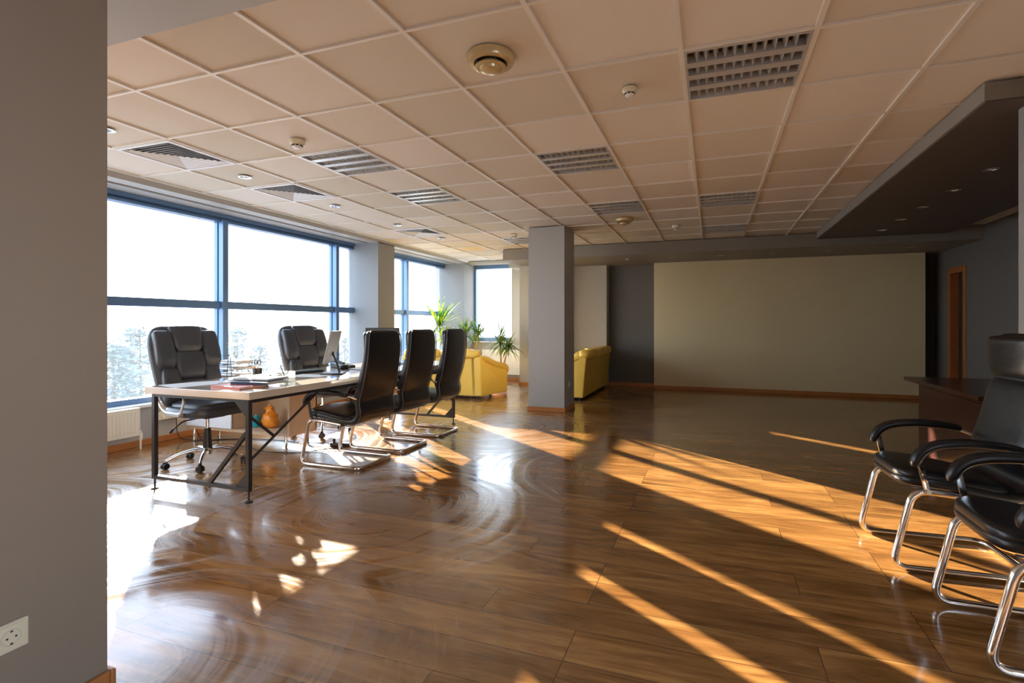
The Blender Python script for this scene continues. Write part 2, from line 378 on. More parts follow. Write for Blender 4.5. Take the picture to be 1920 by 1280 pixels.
# window wall: fascia, blind box, dado, pillars
struct('trim_2', MB().box(XW-.16, XW, -3.4, 8.15, 2.498, ZC).box(XW-.24, XW-.16, -3.4, 8.15, 2.525, ZC).box(-4.86, XW-.24, -3.4, 8.15, 2.50, ZC), 'soffit')
struct('wall_left', MB().box(-4.9, -4.6, -3.4, 8.35, 0, .40).box(-5.1, XW, YS-.2, -1.2, 0, ZC+.1).box(-5.1, -4.9, -3.4, 8.4, 0, .40), 'wall')
struct('wall_pillar_near', MB().box(-4.79, XW, 4.76, 5.2, 0, 2.51), 'pillar')
struct('wall_pillar_corner', MB().box(-4.9, XW, 7.71, 8.35, 0, 2.51), 'pillar')
# far wall
struct('wall_back_window', MB().box(XW, -3.31, 8.15, 8.35, 0, .84).box(-3.31, -2.6, 8.15, 8.35, 0, ZC).box(XW, -3.0, 7.9, 8.35, 2.50, ZC), 'pale')
struct('wall_back_pier', MB().box(-2.86, -2.05, 7.45, 8.35, 0, 2.4), 'pale')
struct('wall_back_recess', MB().box(-2.05, -1.20, 7.85, 8.35, 0, 2.4), 'pale')
struct('wall_back', MB().box(-1.3, XR+.1, 8.10, 8.4, 0, 2.4), 'darkgrey')
struct('wall_back_cream', MB().box(-.29, 3.97, YB, 8.12, 0, 2.362), 'cream')
struct('wall_right', MB().box(XR, XR+.2, .6, 7.05, 0, ZC+.1).box(XR, XR+.2, 7.05, 7.55, 2.0, ZC+.1).box(XR, XR+.2, 7.55, 8.4, 0, ZC+.1), 'darkgrey')
struct('wall_rear', MB().box(-5.0, 2.62, YS-.2, YS, 0, ZC+.1), 'wall')
struct('wall_right_pillar', MB().box(2.42, 3.0, .9, 1.70, 0, 2.455), 'pillar')
struct('wall_right_near', MB().box(2.42, 2.62, -1.2, .9, 0, ZC+.16).box(2.62, XR, .6, .9, 0, ZC+.16).box(2.42, 2.62, YS-.2, -3.9, 0, ZC+.16).box(2.42, 2.62, -3.9, -1.2, 0, .5).box(2.42, 2.62, -3.9, -1.2, 2.35, ZC+.16), 'wall')  # left open for the added, unseen window
struct('wall_front', MB().box(-1.70, -1.14, YS, -.90, 0, 2.45), 'wallfg')
struct('wall_column', MB().box(-1.68, -1.16, 4.70, 5.22, 0, ZC), 'wall')

def skirt(name, segs):
    b = MB()
    for s_ in segs: b.box(*s_, 0, .065)
    return struct(name, b, 'skirt', bevel=.006)
skirt('baseboard_back', [(-.29, 3.97, YB-.016, YB), (-1.20, -.29, 8.085, 8.10), (-2.05, -1.20, 7.835, 7.85), (-2.875, -2.05, 7.435, 7.45), (-2.875, -2.86, 7.435, 8.15), (XW, -2.86, 8.135, 8.15)])
skirt('baseboard_left', [(-4.6, -4.585, -1.2, 4.76), (XW, XW+.015, 4.76, 5.2), (-4.6, XW, 4.745, 4.76), (-4.6, -4.585, 5.2, 7.71), (XW, XW+.015, 7.70, 8.13)])
skirt('baseboard_right', [(XR-.015, XR, 1.75, 7.0), (XR-.015, XR, 7.62, 8.08)])
skirt('baseboard_column', [(-1.695, -1.145, 4.685, 4.70), (-1.695, -1.68, 4.70, 5.22), (-1.16, -1.145, 4.70, 5.22)])
skirt('baseboard_front', [(-1.14, -1.122, -4.2, -.90), (-1.70, -1.122, -.90, -.882)])

# windows
def window(n, y0, y1, mull, transom=True):
    f = MB(); xa, xb = -4.78, -4.66
    f.box(xa, xb, y0, y1, 2.455, 2.50); f.box(xa, xb-.05, y0, y1, 2.43, 2.455); f.box(xa, xb, y0, y1, .40, .47)
    f.box(xa-.01, xb-.02, y0, y1, 2.405, 2.43)
    z = [.47, 1.39, 1.475, 2.42]
    edges = [y0]
    for a, b in mull:
        f.box(xa, -4.73, a, b, .47, 2.43); f.box(-4.73, -4.705, a+.012, b-.012, .47, 2.43); f.box(-4.705, -4.64, a, b, .47, 2.43); edges += [a, b]
    edges.append(y1)
    for k in range(0, len(edges), 2):
        f.box(xa, xb-.01, edges[k], edges[k+1], 1.40, 1.475); f.box(xa, xb-.03, edges[k], edges[k+1], 1.39, 1.40)
    o = f.build('window_%d' % n, 'frame', kind='structure')
    for k in range(0, len(edges), 2):
        for za, zb in ((.47, 1.39), (1.475, 2.42)):
            MB().quad((XG, edges[k], za), (XG, edges[k+1], za), (XG, edges[k+1], zb), (XG, edges[k], zb)).build('pane', 'glass', o)
    return o
window(1, -1.2, 4.76, [(.49, .56), (2.40, 2.47), (4.305, 4.37)])
window(2, 5.2, 7.71, [(6.205, 6.27)])
f = MB().box(XW, -3.31, 8.19, 8.29, 2.42, 2.50).box(XW, -3.31, 8.19, 8.29, .84, .92).box(XW, XW+.05, 8.19, 8.29, .92, 2.41).box(-3.06, -3.31, 8.19, 8.29, .92, 2.41)
w3 = f.build('window_3', 'frame', kind='structure')
MB().quad((XW+.05, 8.24, .92), (-3.31, 8.24, .92), (-3.31, 8.24, 2.41), (XW+.05, 8.24, 2.41)).build('pane', 'glass', w3)
f = MB().box(2.48, 2.56, -3.9, -1.2, .5, .57).box(2.48, 2.56, -3.9, -1.2, 2.28, 2.35).box(2.48, 2.56, -3.9, -3.83, .57, 2.28).box(2.48, 2.56, -1.27, -1.2, .57, 2.28).box(2.48, 2.56, -2.59, -2.51, .57, 2.28)  # out-of-view window added to brighten the foreground wall and near room
w4 = f.build('window_4', 'frame', kind='structure')
for a, b in ((-3.83, -2.59), (-2.51, -1.27)):
    MB().quad((2.52, a, .57), (2.52, b, .57), (2.52, b, 2.28), (2.52, a, 2.28)).build('pane', 'glass', w4)
struct('trim_3', MB().box(-4.70, -4.53, -1.2, 4.76, .385, .415).box(-4.70, -4.53, 5.2, 7.71, .385, .415), 'sill', bevel=.004)
struct('trim_4', MB().box(XW, -3.31, 8.10, 8.2, .815, .84), 'sill', bevel=.004)

# door in the right wall
dr = MB().box(XR+.10, XR+.14, 7.09, 7.51, 0, 1.98).build('door_1', 'doord', kind='structure')
MB().box(XR-.012, XR+.2, 7.00, 7.09, 0, 2.07).box(XR-.012, XR+.2, 7.51, 7.60, 0, 2.07).box(XR-.012, XR+.2, 7.09, 7.51, 1.98, 2.07).build('door_frame', 'doorw', dr, bevel=.006)
hb = MB().box(XR+.085, XR+.10, 7.13, 7.17, .93, 1.06); hb.tube([(XR+.09, 7.15, 1.0), (XR+.05, 7.15, 1.0), (XR+.05, 7.24, 1.0)], .008)
hb.build('door_handle', 'silver', dr)

# ================================================================= ceiling fittings
def make_fixture():
    t = thing('ceiling_light', '', 'ceiling light', group='recessed louvre lights in the tile ceiling')
    s = .287
    b = MB()
    MB().box(-s+.012, s-.012, -s+.012, s-.012, .078, .085).build('reflector', 'fixdark', t)
    b.box(-s, s, -s, s, .085, .095)
    for a in (-1, 1): b.box(min(a*s, a*(s-.012)), max(a*s, a*(s-.012)), -s, s, -.002, .085); b.box(-s+.012, s-.012, min(a*s, a*(s-.012)), max(a*s, a*(s-.012)), -.002, .085)
    b.build('housing', 'fix', t)
    for k in range(4):
        y = -s+.012+(k+.5)*(2*s-.024)/4
        MB().tube([(-.25, y, .062), (.25, y, .062)], .013, 8).build('fluorescent_tube', 'tube', t, smooth=True)
    b = MB()
    for k in range(1, 4):
        y = -s+.012+k*(2*s-.024)/4
        b.prism([(-s+.012, y-.027, 0), (-s+.012, y+.027, 0), (-s+.012, y+.012, .045), (-s+.012, y-.012, .045)], (2*s-.024, 0, 0))
    b.build('louvre_rail', 'fix', t)
    b = MB()
    for k in range(4):
        yc = -s+.012+(k+.5)*(2*s-.024)/4
        for q in range(1, 12):
            x = -s+.012+q*(2*s-.024)/12
            b.prism([(x-.002, yc-.055, .008), (x+.002, yc-.055, .008), (x+.014, yc-.055, .045), (x-.014, yc-.055, .045)], (0, .11, 0))
    b.build('louvre_blade', 'fix', t)
    return t
fx = make_fixture()
FL = {(-4, 2): 'louvred ceiling light nearest the windows, beside the left smoke detector', (-4, 4): 'louvred ceiling light above the office desk, second along the window side',
      (-4, 9): 'louvred ceiling light partly hidden behind the square column', (-1, 3): 'louvred ceiling light in the middle of the ceiling, alone in its row',
      (-1, 6): 'louvred ceiling light next to the far round air valve', (1, 1): 'large dark unlit louvred ceiling light nearest the camera',
      (1, 6): 'dark unlit louvred ceiling light in the middle of the right row', (1, 9): 'dark unlit louvred ceiling light closest to the far beam'}
first = True
for c_ in FIX:
    p = (.6*c_[0]+.3, .6*c_[1]+.3, ZC)
    if first: fx.location = p; fx['label'] = FL[c_]; first = False
    else: dup(fx, p, 0, FL[c_])
def make_vent():
    t = thing('air_vent', '', 'air vent', group='square ceiling air diffusers along the windows')
    b = MB(); s = .29
    for k in (0,):
        b.box(-s, s, -s, -s+.03, -.006, .02); b.box(-s, s, s-.03, s, -.006, .02); b.box(-s, -s+.03, -s+.03, s-.03, -.006, .02); b.box(s-.03, s, -s+.03, s-.03, -.006, .02)
    b.build('frame', 'vent', t)
    MB().box(-s, s, -s, s, .04, .05).build('back_plate', 'ventdark', t)
    b = MB()
    for k in range(0, 8):
        a = s-.030-k*.033
        i = a-.012
        v = [(-a, -a, .0), (a, -a, 0), (a, a, 0), (-a, a, 0), (-i, -i, .006), (i, -i, .006), (i, i, .006), (-i, i, .006)]
        v2 = [(x, y, z+.003) for x, y, z in v]
        if i < 0.002: break
        b.add(v+v2, [(0, 1, 5, 4), (1, 2, 6, 5), (2, 3, 7, 6), (3, 0, 4, 7), (8, 12, 13, 9), (9, 13, 14, 10), (10, 14, 15, 11), (11, 15, 12, 8),
                     (0, 8, 9, 1), (1, 9, 10, 2), (2, 10, 11, 3), (3, 11, 8, 0), (4, 5, 13, 12), (5, 6, 14, 13), (6, 7, 15, 14), (7, 4, 12, 15)])
    b.build('vane', 'vent', t)
    return t
vt = make_vent()
VL = ['square white ceiling air diffuser nearest the camera, by the windows', 'square white ceiling air diffuser in the middle of the three by the windows', 'square white ceiling air diffuser farthest away, near the first pillar']
for k, c_ in enumerate(VENT):
    p = (.6*c_[0]+.3, .6*c_[1]+.3, ZC)
    if k == 0: vt.location = p; vt['label'] = VL[0]
    else: dup(vt, p, 0, VL[k])
def make_downlight(dark=False):
    t = thing('downlight', '', 'downlight')
    MB().lathe([(.052, .004), (.058, -.003), (.050, -.006), (.038, -.003), (.036, .004)], 24, cap=False).build('trim_ring', 'chrome' if not dark else 'steel', t, smooth=True)
    MB().lathe([(.037, .001), (.03, -.001), (.015, -.002)], 20).build('lens', 'mongrey', t, smooth=True)
    MB().lathe([(.012, -.0005), (.011, -.006), (.006, -.009)], 12).build('bulb', 'chrome', t, smooth=True)
    return t
dl = make_downlight()
DL = ['round chrome downlight at the left edge, beside the foreground wall', 'round chrome downlight between the two nearer air diffusers', 'round chrome downlight past the middle air diffuser', 'round chrome downlight just before the farthest air diffuser', 'round chrome downlight just past the farthest air diffuser', 'round chrome downlight near the yellow stained ceiling tile']
for k, (x, y) in enumerate([(-3.22, .33), (-3.29, 1.51), (-3.31, 2.72), (-3.29, 3.91), (-3.26, 5.06), (-2.99, 7.02)]):
    if k == 0: dl.location = (x, y, ZC); dl['label'] = DL[0]; dl['group'] = 'downlights along the window side'
    else: dup(dl, (x, y, ZC), 0, DL[k])
DD = ['nearest of the five downlights in the dark dropped ceiling panel', 'second nearest downlight in the dark dropped ceiling panel', 'middle downlight of five in the dark dropped ceiling panel', 'second farthest downlight in the dark dropped ceiling panel', 'farthest downlight in the dark dropped ceiling panel']
for k, y in enumerate((3.05, 3.73, 4.43, 5.12, 5.84)): dup(dl, (2.85, y, 2.449), 0, DD[k], group='downlights in the dark dropped panel')
BL = ['small downlight in the far beam above the dark recess', 'small downlight in the far beam above the left end of the cream wall', 'small dark downlight in the far beam, second along the cream wall', 'small downlight in the far beam above the middle of the cream wall', 'small dark downlight in the far beam below the dropped panel corner', 'small downlight in the far beam above the right end of the cream wall']
for k, x in enumerate((-.69, .09, .88, 1.67, 2.45, 3.54)): 
    q = dup(dl, (x, 7.07, 2.361), 0, BL[k], group='small downlights in the far beam'); q.scale = (.8, .8, .8)

def make_smoke():
    t = thing('smoke_detector', '', 'smoke detector', group='smoke detectors')
    MB().lathe([(.05, .008), (.055, -.002), (.053, -.02), (.040, -.032)], 24).build('base', 'ivory', t, smooth=True)
    b = MB().lathe([(.034, -.03), (.036, -.045), (.026, -.055), (.006, -.056)], 24); b.build('sensor_cap', 'vent', t, smooth=True)
    b = MB()
    for k in range(8):
        m_ = Matrix.Rotation(k*pi/4, 4, 'Z'); b.box(.033, .0385, -.009, .009, -.043, -.034, m_)
    b.build('slot', 'ventdark', t)
    return t
sm = make_smoke()
SL = ['white smoke detector on the window side of the ceiling beside a louvred light', 'small ivory smoke detector nearest the camera in the middle of the ceiling', 'white smoke detector far away near the beam, with a light streak on the tiles', 'small smoke detector beyond the column-side louvred light']
for k, (x, y) in enumerate([(-2.13, .94), (.3, .92), (.28, 5.21), (-2.07, 5.13)]):
    if k == 0: sm.location = (x, y, ZC); sm['label'] = SL[0]
    else:
        q = dup(sm, (x, y, ZC), 0, SL[k]); q.scale = (.78, .78, .78) if k == 1 else (1, 1, 1)
def make_valve():
    t = thing('air_valve', '', 'air valve', group='round ceiling air valves')
    MB().lathe([(.118, .008), (.122, -.004), (.112, -.03), (.085, -.034), (.080, -.01)], 40, cap=False).build('outer_ring', 'brass', t, smooth=True)
    MB().lathe([(.082, .003), (.05, .003), (.01, .003)], 30).build('throat', 'ventdark', t)
    MB().lathe([(.028, .003), (.04, -.02), (.078, -.045), (.080, -.052), (.070, -.056), (.056, -.054), (.052, -.066), (.030, -.074), (.005, -.075)], 40).build('disc', 'brass', t, smooth=True)
    return t
va = make_valve(); va.location = (-.31, .34, ZC); va['label'] = 'large round cream metal air valve on the ceiling near the camera'
dup(va, (-.32, 4.54, ZC), 0, 'round air valve on the ceiling far away beside a louvred light')

# ================================================================= visitor chair (cantilever, facing local +Y)
def make_visitor(chrome_arm):
    t = thing('cantilever_chair', '', 'chair')
    pts = [(-.235, -.10, .372), (-.235, .235, .402), (-.235, .325, .017), (-.235, -.27, .017), (.235, -.27, .017), (.235, .325, .017), (.235, .235, .402), (.235, -.10, .372)]
    MB().tube(fillet(pts, .075, 6), .0165, 12).build('frame', 'chrome', t, smooth=True)
    MB().box(-.235, .235, .02, .06, .375, .395).box(-.235, .235, -.10, -.07, .355, .375).build('seat_bracket', 'steel', t)
    prof = [(.285, .430, .10, .008), (.277, .431, .155, .020), (.250, .434, .205, .028), (.19, .437, .238, .030), (.08, .428, .243, .030), (-.06, .404, .243, .030), (-.17, .392, .243, .030),
            (-.235, .415, .243, .030), (-.262, .475, .243, .031), (-.250, .575, .240, .031), (-.288, .70, .243, .031), (-.318, .83, .243, .031), (-.335, .95, .240, .031), (-.340, 1.05, .233, .031), (-.336, 1.12, .220, .028), (-.333, 1.148, .19, .020), (-.331, 1.157, .15, .008)]
    sp_ = spline(prof, 4)
    MB().sweepx([(p[0], p[1]) for p in sp_], 0, [p[2] for p in sp_], [p[3] for p in sp_], 20, .45).build('seat_shell', 'black', t, smooth=True)
    for s_ in (-1, 1):
        b = MB()
        q = sp_[8:-4]; tb = []
        for i in range(1, len(q)-1):
            tx, tz = q[i+1][0]-q[i-1][0], q[i+1][1]-q[i-1][1]; l_ = math.hypot(tx, tz)
            tb.append((s_*(q[i][2]-.006), q[i][0]+(-tz/l_ if False else tz/l_)*-.026, q[i][1]+(tx/l_)*.026))
        b.tube(tb, .0045, 6)
        b.build('piping', 'pipe', t, smooth=True)
    sp2 = [p for p in spline(prof, 8) if p[1] > .93 and p[1] < 1.148 and p[0] < 0]
    n = len(sp2); k2 = [max(0, 1-abs(2*i/(n-1)-1)**3.2)**.5 for i in range(n)]
    big = 1 if chrome_arm else .55
    MB().sweepx([(p[0]+.020+.022*big, p[1]) for p in sp2], 0, [.150+.066*k for k in k2], [.006+.040*big*k for k in k2], 24, .8).build('headrest', 'black', t, smooth=True)
    sp3 = [p for p in sp_[2:25]]; n = len(sp3); k3 = [max(0, 1-abs(2*i/(n-1)-1)**6)**.5 for i in range(n)]
    MB().sweepx([(p[0], p[1]+.026) for p in sp3], 0, [min(p[2]-.008, .20+.04*k) for p, k in zip(sp3, k3)], [.006+.024*k for k in k3], 24, .5).build('seat_cushion', 'black', t, smooth=True)
    q = [p for p in spline(prof, 8) if .50 < p[1] < .93 and p[0] < 0]; n = len(q); k4 = [max(0, 1-abs(2*i/(n-1)-1)**4)**.5 for i in range(n)]
    MB().sweepx([(p[0]+.026, p[1]) for p in q], 0, [(p[2]-.012)*(.8+.2*k) for p, k in zip(q, k4)], [.006+.022*k for k in k4], 24, .5).build('back_cushion', 'black', t, smooth=True)
    for s_ in (-1, 1):
        ap = spline([(.246, .525, .018, .012), (.240, .550, .028, .021), (.208, .600, .031, .022), (.14, .632, .032, .022), (.02, .644, .032, .022), (-.10, .636, .031, .021), (-.17, .626, .028, .019), (-.185, .624, .018, .011)], 4)
        MB().sweepx([(p[0], p[1]) for p in ap], s_*.272, [p[2] for p in ap], [p[3] for p in ap], 12, .7).build('armrest', 'black', t, smooth=True)
        b = MB()
        ap = spline([(.222, .565), (.213, .52), (.200, .46), (.186, .400)], 4)
        b.sweepx(ap, s_*.262, .0045, .014, 8, .5)
        b.build('arm_strip', 'chrome' if chrome_arm else 'plastic', t, smooth=True)
        MB().tube([(s_*.275, .184, .405), (s_*.215, .184, .402)], .011, 10).build('arm_bolt', 'chrome', t, smooth=True)
        MB().tube([(s_*.268, -.15, .625), (s_*.25, -.22, .60), (s_*.225, -.265, .585)], .007, 8).build('arm_rod', 'chrome', t, smooth=True)
    return t
vc = make_visitor(False)
vc.location = (-2.26, 1.69, 0); vc.rotation_euler = (0, 0, R(90)); vc['group'] = 'black cantilever chairs drawn up to the office desk'
vc['label'] = 'black leather cantilever visitor chair at the office desk, nearest the camera'
dup(vc, (-2.26, 2.305, 0), R(90), 'black leather cantilever visitor chair at the office desk, middle of three')
dup(vc, (-2.27, 3.005, 0), R(90), 'black leather cantilever visitor chair at the office desk, farthest of three')
vr = make_visitor(True)
vr.location = (1.89, 1.185, 0); vr.rotation_euler = (0, 0, R(93.5)); vr['group'] = 'black leather cantilever chairs by the right pillar'
vr['label'] = 'black leather chair with chrome arm strips at right, its tall back and headrest showing'
dup(vr, (1.97, .40, 0), R(90), 'black leather chair cut off by the right edge, nearest the camera')

# ================================================================= executive chair (facing local +Y)
def make_exec():
    t = thing('executive_chair', '', 'chair', group='grey executive chairs on the window side of the desk')
    b = MB().lathe([(.034, .085), (.036, .13), (.03, .16)], 16); b.build('base_hub', 'chrome', t, smooth=True)
    for k in range(5):
        a = 2*pi*k/5+R(49); d = Vector((cos(a), sin(a), 0))
        pts = spline([tuple(d*.025+Vector((0, 0, .125))), tuple(d*.12+Vector((0, 0, .128))), tuple(d*.22+Vector((0, 0, .105))), tuple(d*.295+Vector((0, 0, .068)))], 5)
        arm = MB().tube(pts, .020, 10, r2=.012, flat=.014).build('base_arm', 'chrome', t, smooth=True)
        c_ = d*.30; n_ = Vector((-d.y, d.x, 0)); b = MB()
        rot = Matrix.Rotation(random.uniform(0, 6), 4, 'Z')
        for s_ in (-1, 1):
            mt = Matrix.Translation(c_+Vector((0, 0, .028))) @ rot @ Matrix.Translation((0, s_*.013, 0)) @ Matrix.Rotation(pi/2, 4, 'X')
            b.lathe([(.012, -.009), (.026, -.008), (.0275, 0), (.026, .008), (.012, .009)], 18, mt)
        b.box(-.018, .018, -.005, .005, .025, .062, Matrix.Translation(c_) @ rot)
        b.build('caster', 'plastic', arm, smooth=True)
    MB().lathe([(.036, .14), (.030, .24), (.026, .31)], 16).build('column_cover', 'plastic', t, smooth=True)
    MB().lathe([(.014, .30), (.014, .42)], 12).build('gas_lift', 'chrome', t, smooth=True)
    MB().box(-.09, .09, -.12, .12, .405, .44).build('mechanism', 'plastic', t, bevel=.01)
    MB().tube(fillet([(.05, .02, .41), (.22, .03, .405), (.30, .03, .345)], .03), .006, 8).tube([(.297, .03, .352), (.32, .03, .325)], .012, 8).build('tilt_lever', 'plastic', t, smooth=True)
    # seat
    MB().soft((0, .02, .475), (.265, .27, .050), e=.5).build('seat_base', 'grey_l', t, smooth=True)
    MB().soft((0, .02, .515), (.225, .25, .048), e=.55).build('seat_cushion', 'grey_l', t, smooth=True)
    # back shell
    prof = [(-.20, .47, .16, .02), (-.215, .52, .215, .040), (-.235, .62, .255, .048), (-.262, .76, .275, .05), (-.30, .92, .29, .05), (-.345, 1.06, .285, .048), (-.385, 1.155, .24, .04), (-.40, 1.185, .17, .018)]
    s1 = spline(prof, 4)
    MB().sweepx([(p[0]-.02, p[1]) for p in s1], 0, [p[2] for p in s1], [p[3] for p in s1], 24, .55).build('back_shell', 'grey_l', t, smooth=True)
    def pad(zs, w_, off, th, name, x0=0, e=.55):
        q = [p for p in spline(prof, 16) if zs[0] <= p[1] <= zs[1]]; q = q[::max(1, len(q)//10)]
        n = len(q); ws = []; ts = []
        for i in range(n):
            u = abs(2*i/(n-1)-1); k_ = (1-u**4)**.5 if u < 1 else 0
            ws.append(max(.02, w_(i/(n-1))*(.72+.28*k_))); ts.append(max(.004, th*(.15+.85*k_)))
        return MB().sweepx([(p[0]+off, p[1]) for p in q], x0, ws, ts, 20, e).build(name, 'grey_l', t, smooth=True)
    pad((.53, .74), lambda u: .125+.01*u, .035, .036, 'lower_panel')
    pad((.72, .985), lambda u: .118+.015*u, .035, .038, 'middle_panel')
    pad((.96, 1.185), lambda u: .125+.02*u, .045, .046, 'headrest')
    for s_ in (-1, 1):
        pad((.53, .86), lambda u: .075-.005*u, .038, .042, 'lower_wing', s_*.175)
        pad((.82, 1.16), lambda u: .082-.012*u, .038, .045, 'upper_wing', s_*.195-s_*.0)
        # arm: silver loop, padded top
        ap = spline([(.245, .60, .018, .010), (.235, .635, .026, .018), (.17, .672, .030, .020), (.05, .690, .031, .020), (-.09, .680, .028, .018), (-.19, .655, .022, .014), (-.215, .64, .014, .008)], 4)
        MB().sweepx([(p[0], p[1]) for p in ap], s_*.315, [p[2] for p in ap], [p[3] for p in ap], 12, .7).build('arm_pad', 'grey_l', t, smooth=True)
        lp = fillet([(s_*.315, .225, .625), (s_*.315, .14, .662), (s_*.315, -.08, .662), (s_*.315, -.20, .63), (s_*.305, -.10, .50), (s_*.295, -.05, .475), (s_*.295, .11, .475), (s_*.305, .16, .50)], .06, 4, closed=True)
        MB().tube(lp, .009, 8, closed=True, flat=.016).build('arm_loop', 'silver', t, smooth=True)
        MB().box(s_*.285-.022, s_*.285+.022, -.06, .12, .455, .487).build('arm_mount', 'silver', t, bevel=.006)
    return t
ex = make_exec()
ex.location = (-3.385, 1.22, 0); ex.rotation_euler = (0, 0, R(-97)); ex['label'] = 'grey leather executive swivel chair nearest the camera, behind the desk end'
dup(ex, (-3.34, 2.56, 0), R(-99), 'grey leather executive swivel chair farther along the desk, behind the tilted monitor')

# ================================================================= long office desk
t = thing('office_desk', 'long pale wood office desk on black steel frame by the windows', 'desk', (-2.67, 2.05, 0))
MB().box(-.505, .505, -1.49, 1.56, .700, .750).build('desktop', 'desk', t, bevel=.003)
def desk_end(y, name_sign):
    for sx in (-1, 1):
        x = sx*.455
        lg = MB().box(x-.015, x+.015, y-.015, y+.015, .075, .70).build('leg', 'steel', t, bevel=.002)
        MB().lathe([(.007, .012), (.007, .076)], 8, Matrix.Translation((x, y, 0))).lathe([(.026, 0), (.026, .006), (.008, .012)], 16, Matrix.Translation((x, y, 0))).build('foot', 'steel', lg, smooth=True)
    MB().box(-.438, .438, y-.015, y+.015, .678, .70).build('top_rail', 'steel', t)
    MB().box(-.438, .438, y-.013, y+.013, .075, .100).build('bottom_rail', 'steel', t)
    b = MB().prism([(.438, y-.004, .10), (.438, y-.004, .20), (.34, y-.004, .10)], (0, .008, 0)); b.prism([(.438, y-.004, .678), (.438, y-.004, .57), (.33, y-.004, .678)], (0, .008, 0))
    b.build('gusset', 'steel', t)
    # diagonal in the frame plane
    d = Vector((.438-.10, 0, .47-.10)); L_ = d.length; ang = math.atan2(d.z, d.x)
    MB().box(0, L_, -.012, .012, -.012, .012, Matrix.Translation((.10, y, .10)) @ Matrix.Rotation(-ang, 4, 'Y')).build('diagonal_brace', 'steel', t)
desk_end(-1.45, -1); desk_end(1.45, 1)
for x in (-.455, .455):
    MB().box(x-.012, x+.012, -1.435, 1.435, .672, .70).build('long_rail', 'steel', t)
    for s_ in ((-1, 1) if x > 0 else ()):
        ya, yb = s_*1.44, s_*.80; za, zb = .28, .675
        d = Vector((0, yb-ya, zb-za)); an = math.atan2(d.z, abs(d.y))
        MB().tube([(x, ya, za), (x, yb, zb)], .012, 4).build('long_brace', 'steel', t)
        MB().tube([(x, s_*1.44, .58), (x, s_*1.235, .405)], .011, 4).build('short_brace', 'steel', t)

# credenza standing crosswise
t = thing('side_cabinet', 'low pale wood cabinet on chrome legs standing across behind the desk', 'cabinet', (-3.74, 2.0, 0))
b = MB().box(-.68, .68, -.20, .16, .64, .665).box(-.68, .68, -.20, .16, .13, .155).box(-.68, -.66, -.20, .16, .155, .64).box(.66, .68, -.20, .16, .155, .64).box(-.68, .68, .145, .16, .155, .64).box(-.06, -.04, -.19, .145, .155, .64).box(-.39, -.37, -.19, .145, .155, .64)
b.build('carcass', 'oak', t)
d1 = MB().box(-.665, -.385, -.215, -.20, .16, .39).build('drawer', 'white', t, bevel=.003); MB().tube([(-.57, -.228, .35), (-.47, -.228, .35)], .005).build('handle', 'chrome', d1)
d1 = MB().box(-.665, -.385, -.215, -.20, .40, .63).build('drawer', 'white', t, bevel=.003); MB().tube([(-.57, -.228, .59), (-.47, -.228, .59)], .005).build('handle', 'chrome', d1)
MB().box(-.375, -.045, -.215, -.20, .16, .63).build('door', 'white', t, bevel=.003)
for x in (-.62, .60):
    for y in (-.16, .12): MB().lathe([(.018, .0), (.018, .006), (.014, .01), (.014, .13)], 12, Matrix.Translation((x, y, 0))).build('leg', 'chrome', t, smooth=True)
CX0, CY0 = -3.74, 2.0
# bags and bottle on the open shelf
b = MB().soft((0, 0, .075), (.085, .06, .075), e=.8); b.soft((-.01, 0, .17), (.05, .035, .045), e=.9); b.tube([(-.03, 0, .19), (0, 0, .235), (.035, 0, .20)], .008, 6)
b.v = [(x+.012*sin(z*90+y*60)*(z > .01)+random.uniform(-.004, .004), y+.010*sin(z*70+x*80), z) for x, y, z in b.v]
bo = b.build('plastic_bag', 'orange', smooth=True, loc=(-3.50, 2.00, .155)); tag(bo, 'orange printed plastic bag on the open shelf of the side cabinet', 'bag')
b = MB().lathe([(.03, 0), (.036, .01), (.036, .085), (.032, .10), (.012, .115), (.012, .13)], 16)
bo = b.build('teal_bottle', 'teal', smooth=True, loc=(-3.67, 1.98, .155)); tag(bo, 'small teal bottle beside the orange bag on the cabinet shelf', 'bottle')

# ================================================================= things on the desk and cabinet
DZ = .750
def slab(name, m, cx, cy, z, sx, sy, h, rz, label, cat, bevel=.002, group=None):
    o = MB().box(-sx/2, sx/2, -sy/2, sy/2, 0, h).build(name, m, bevel=bevel); o.location = (cx, cy, z); o.rotation_euler = (0, 0, R(rz)); tag(o, label, cat, group); return o
def book(name, cover, cx, cy, z, sx, sy, h, rz, label, cat='folder'):
    t = thing(name, label, cat, (cx, cy, z), R(rz))
    MB().box(-sx/2, sx/2, -sy/2, sy/2, 0, .003).box(-sx/2, sx/2, -sy/2, sy/2, h-.003, h).box(-sx/2, -sx/2+.003, -sy/2, sy/2, .003, h-.003).build('cover', cover, t)
    MB().box(-sx/2+.004, sx/2-.004, -sy/2+.004, sy/2-.004, .003, h-.003).build('page_block', 'cream2', t)
    return t
slab('paper_sheet', 'paper', -3.00, .72, DZ, .21, .30, .0015, 75, 'white paper sheet at the window-side corner of the desk end', 'paper', 0)
slab('paper_sheet', 'paper', -2.93, .86, DZ+.0016, .21, .30, .0015, 60, 'white paper sheet overlapping the corner sheet on the desk', 'paper', 0)
book('document_folder', 'red', -2.50, .78, DZ, .23, .32, .016, 84, 'red folder at the near edge of the desk under the books')
book('hardback_book', 'navy', -2.45, .90, DZ+.0165, .22, .30, .020, 98, 'pale page-edged book between the red folder and the blue binders', 'book')
t = thing('open_binder', 'open navy binder with white pages on top of the desk pile', 'binder', (-2.50, .96, DZ+.037), R(8))
MB().box(-.16, .0, -.12, .12, 0, .006).box(.004, .16, -.12, .12, 0, .006).build('cover', 'navy', t, bevel=.002)
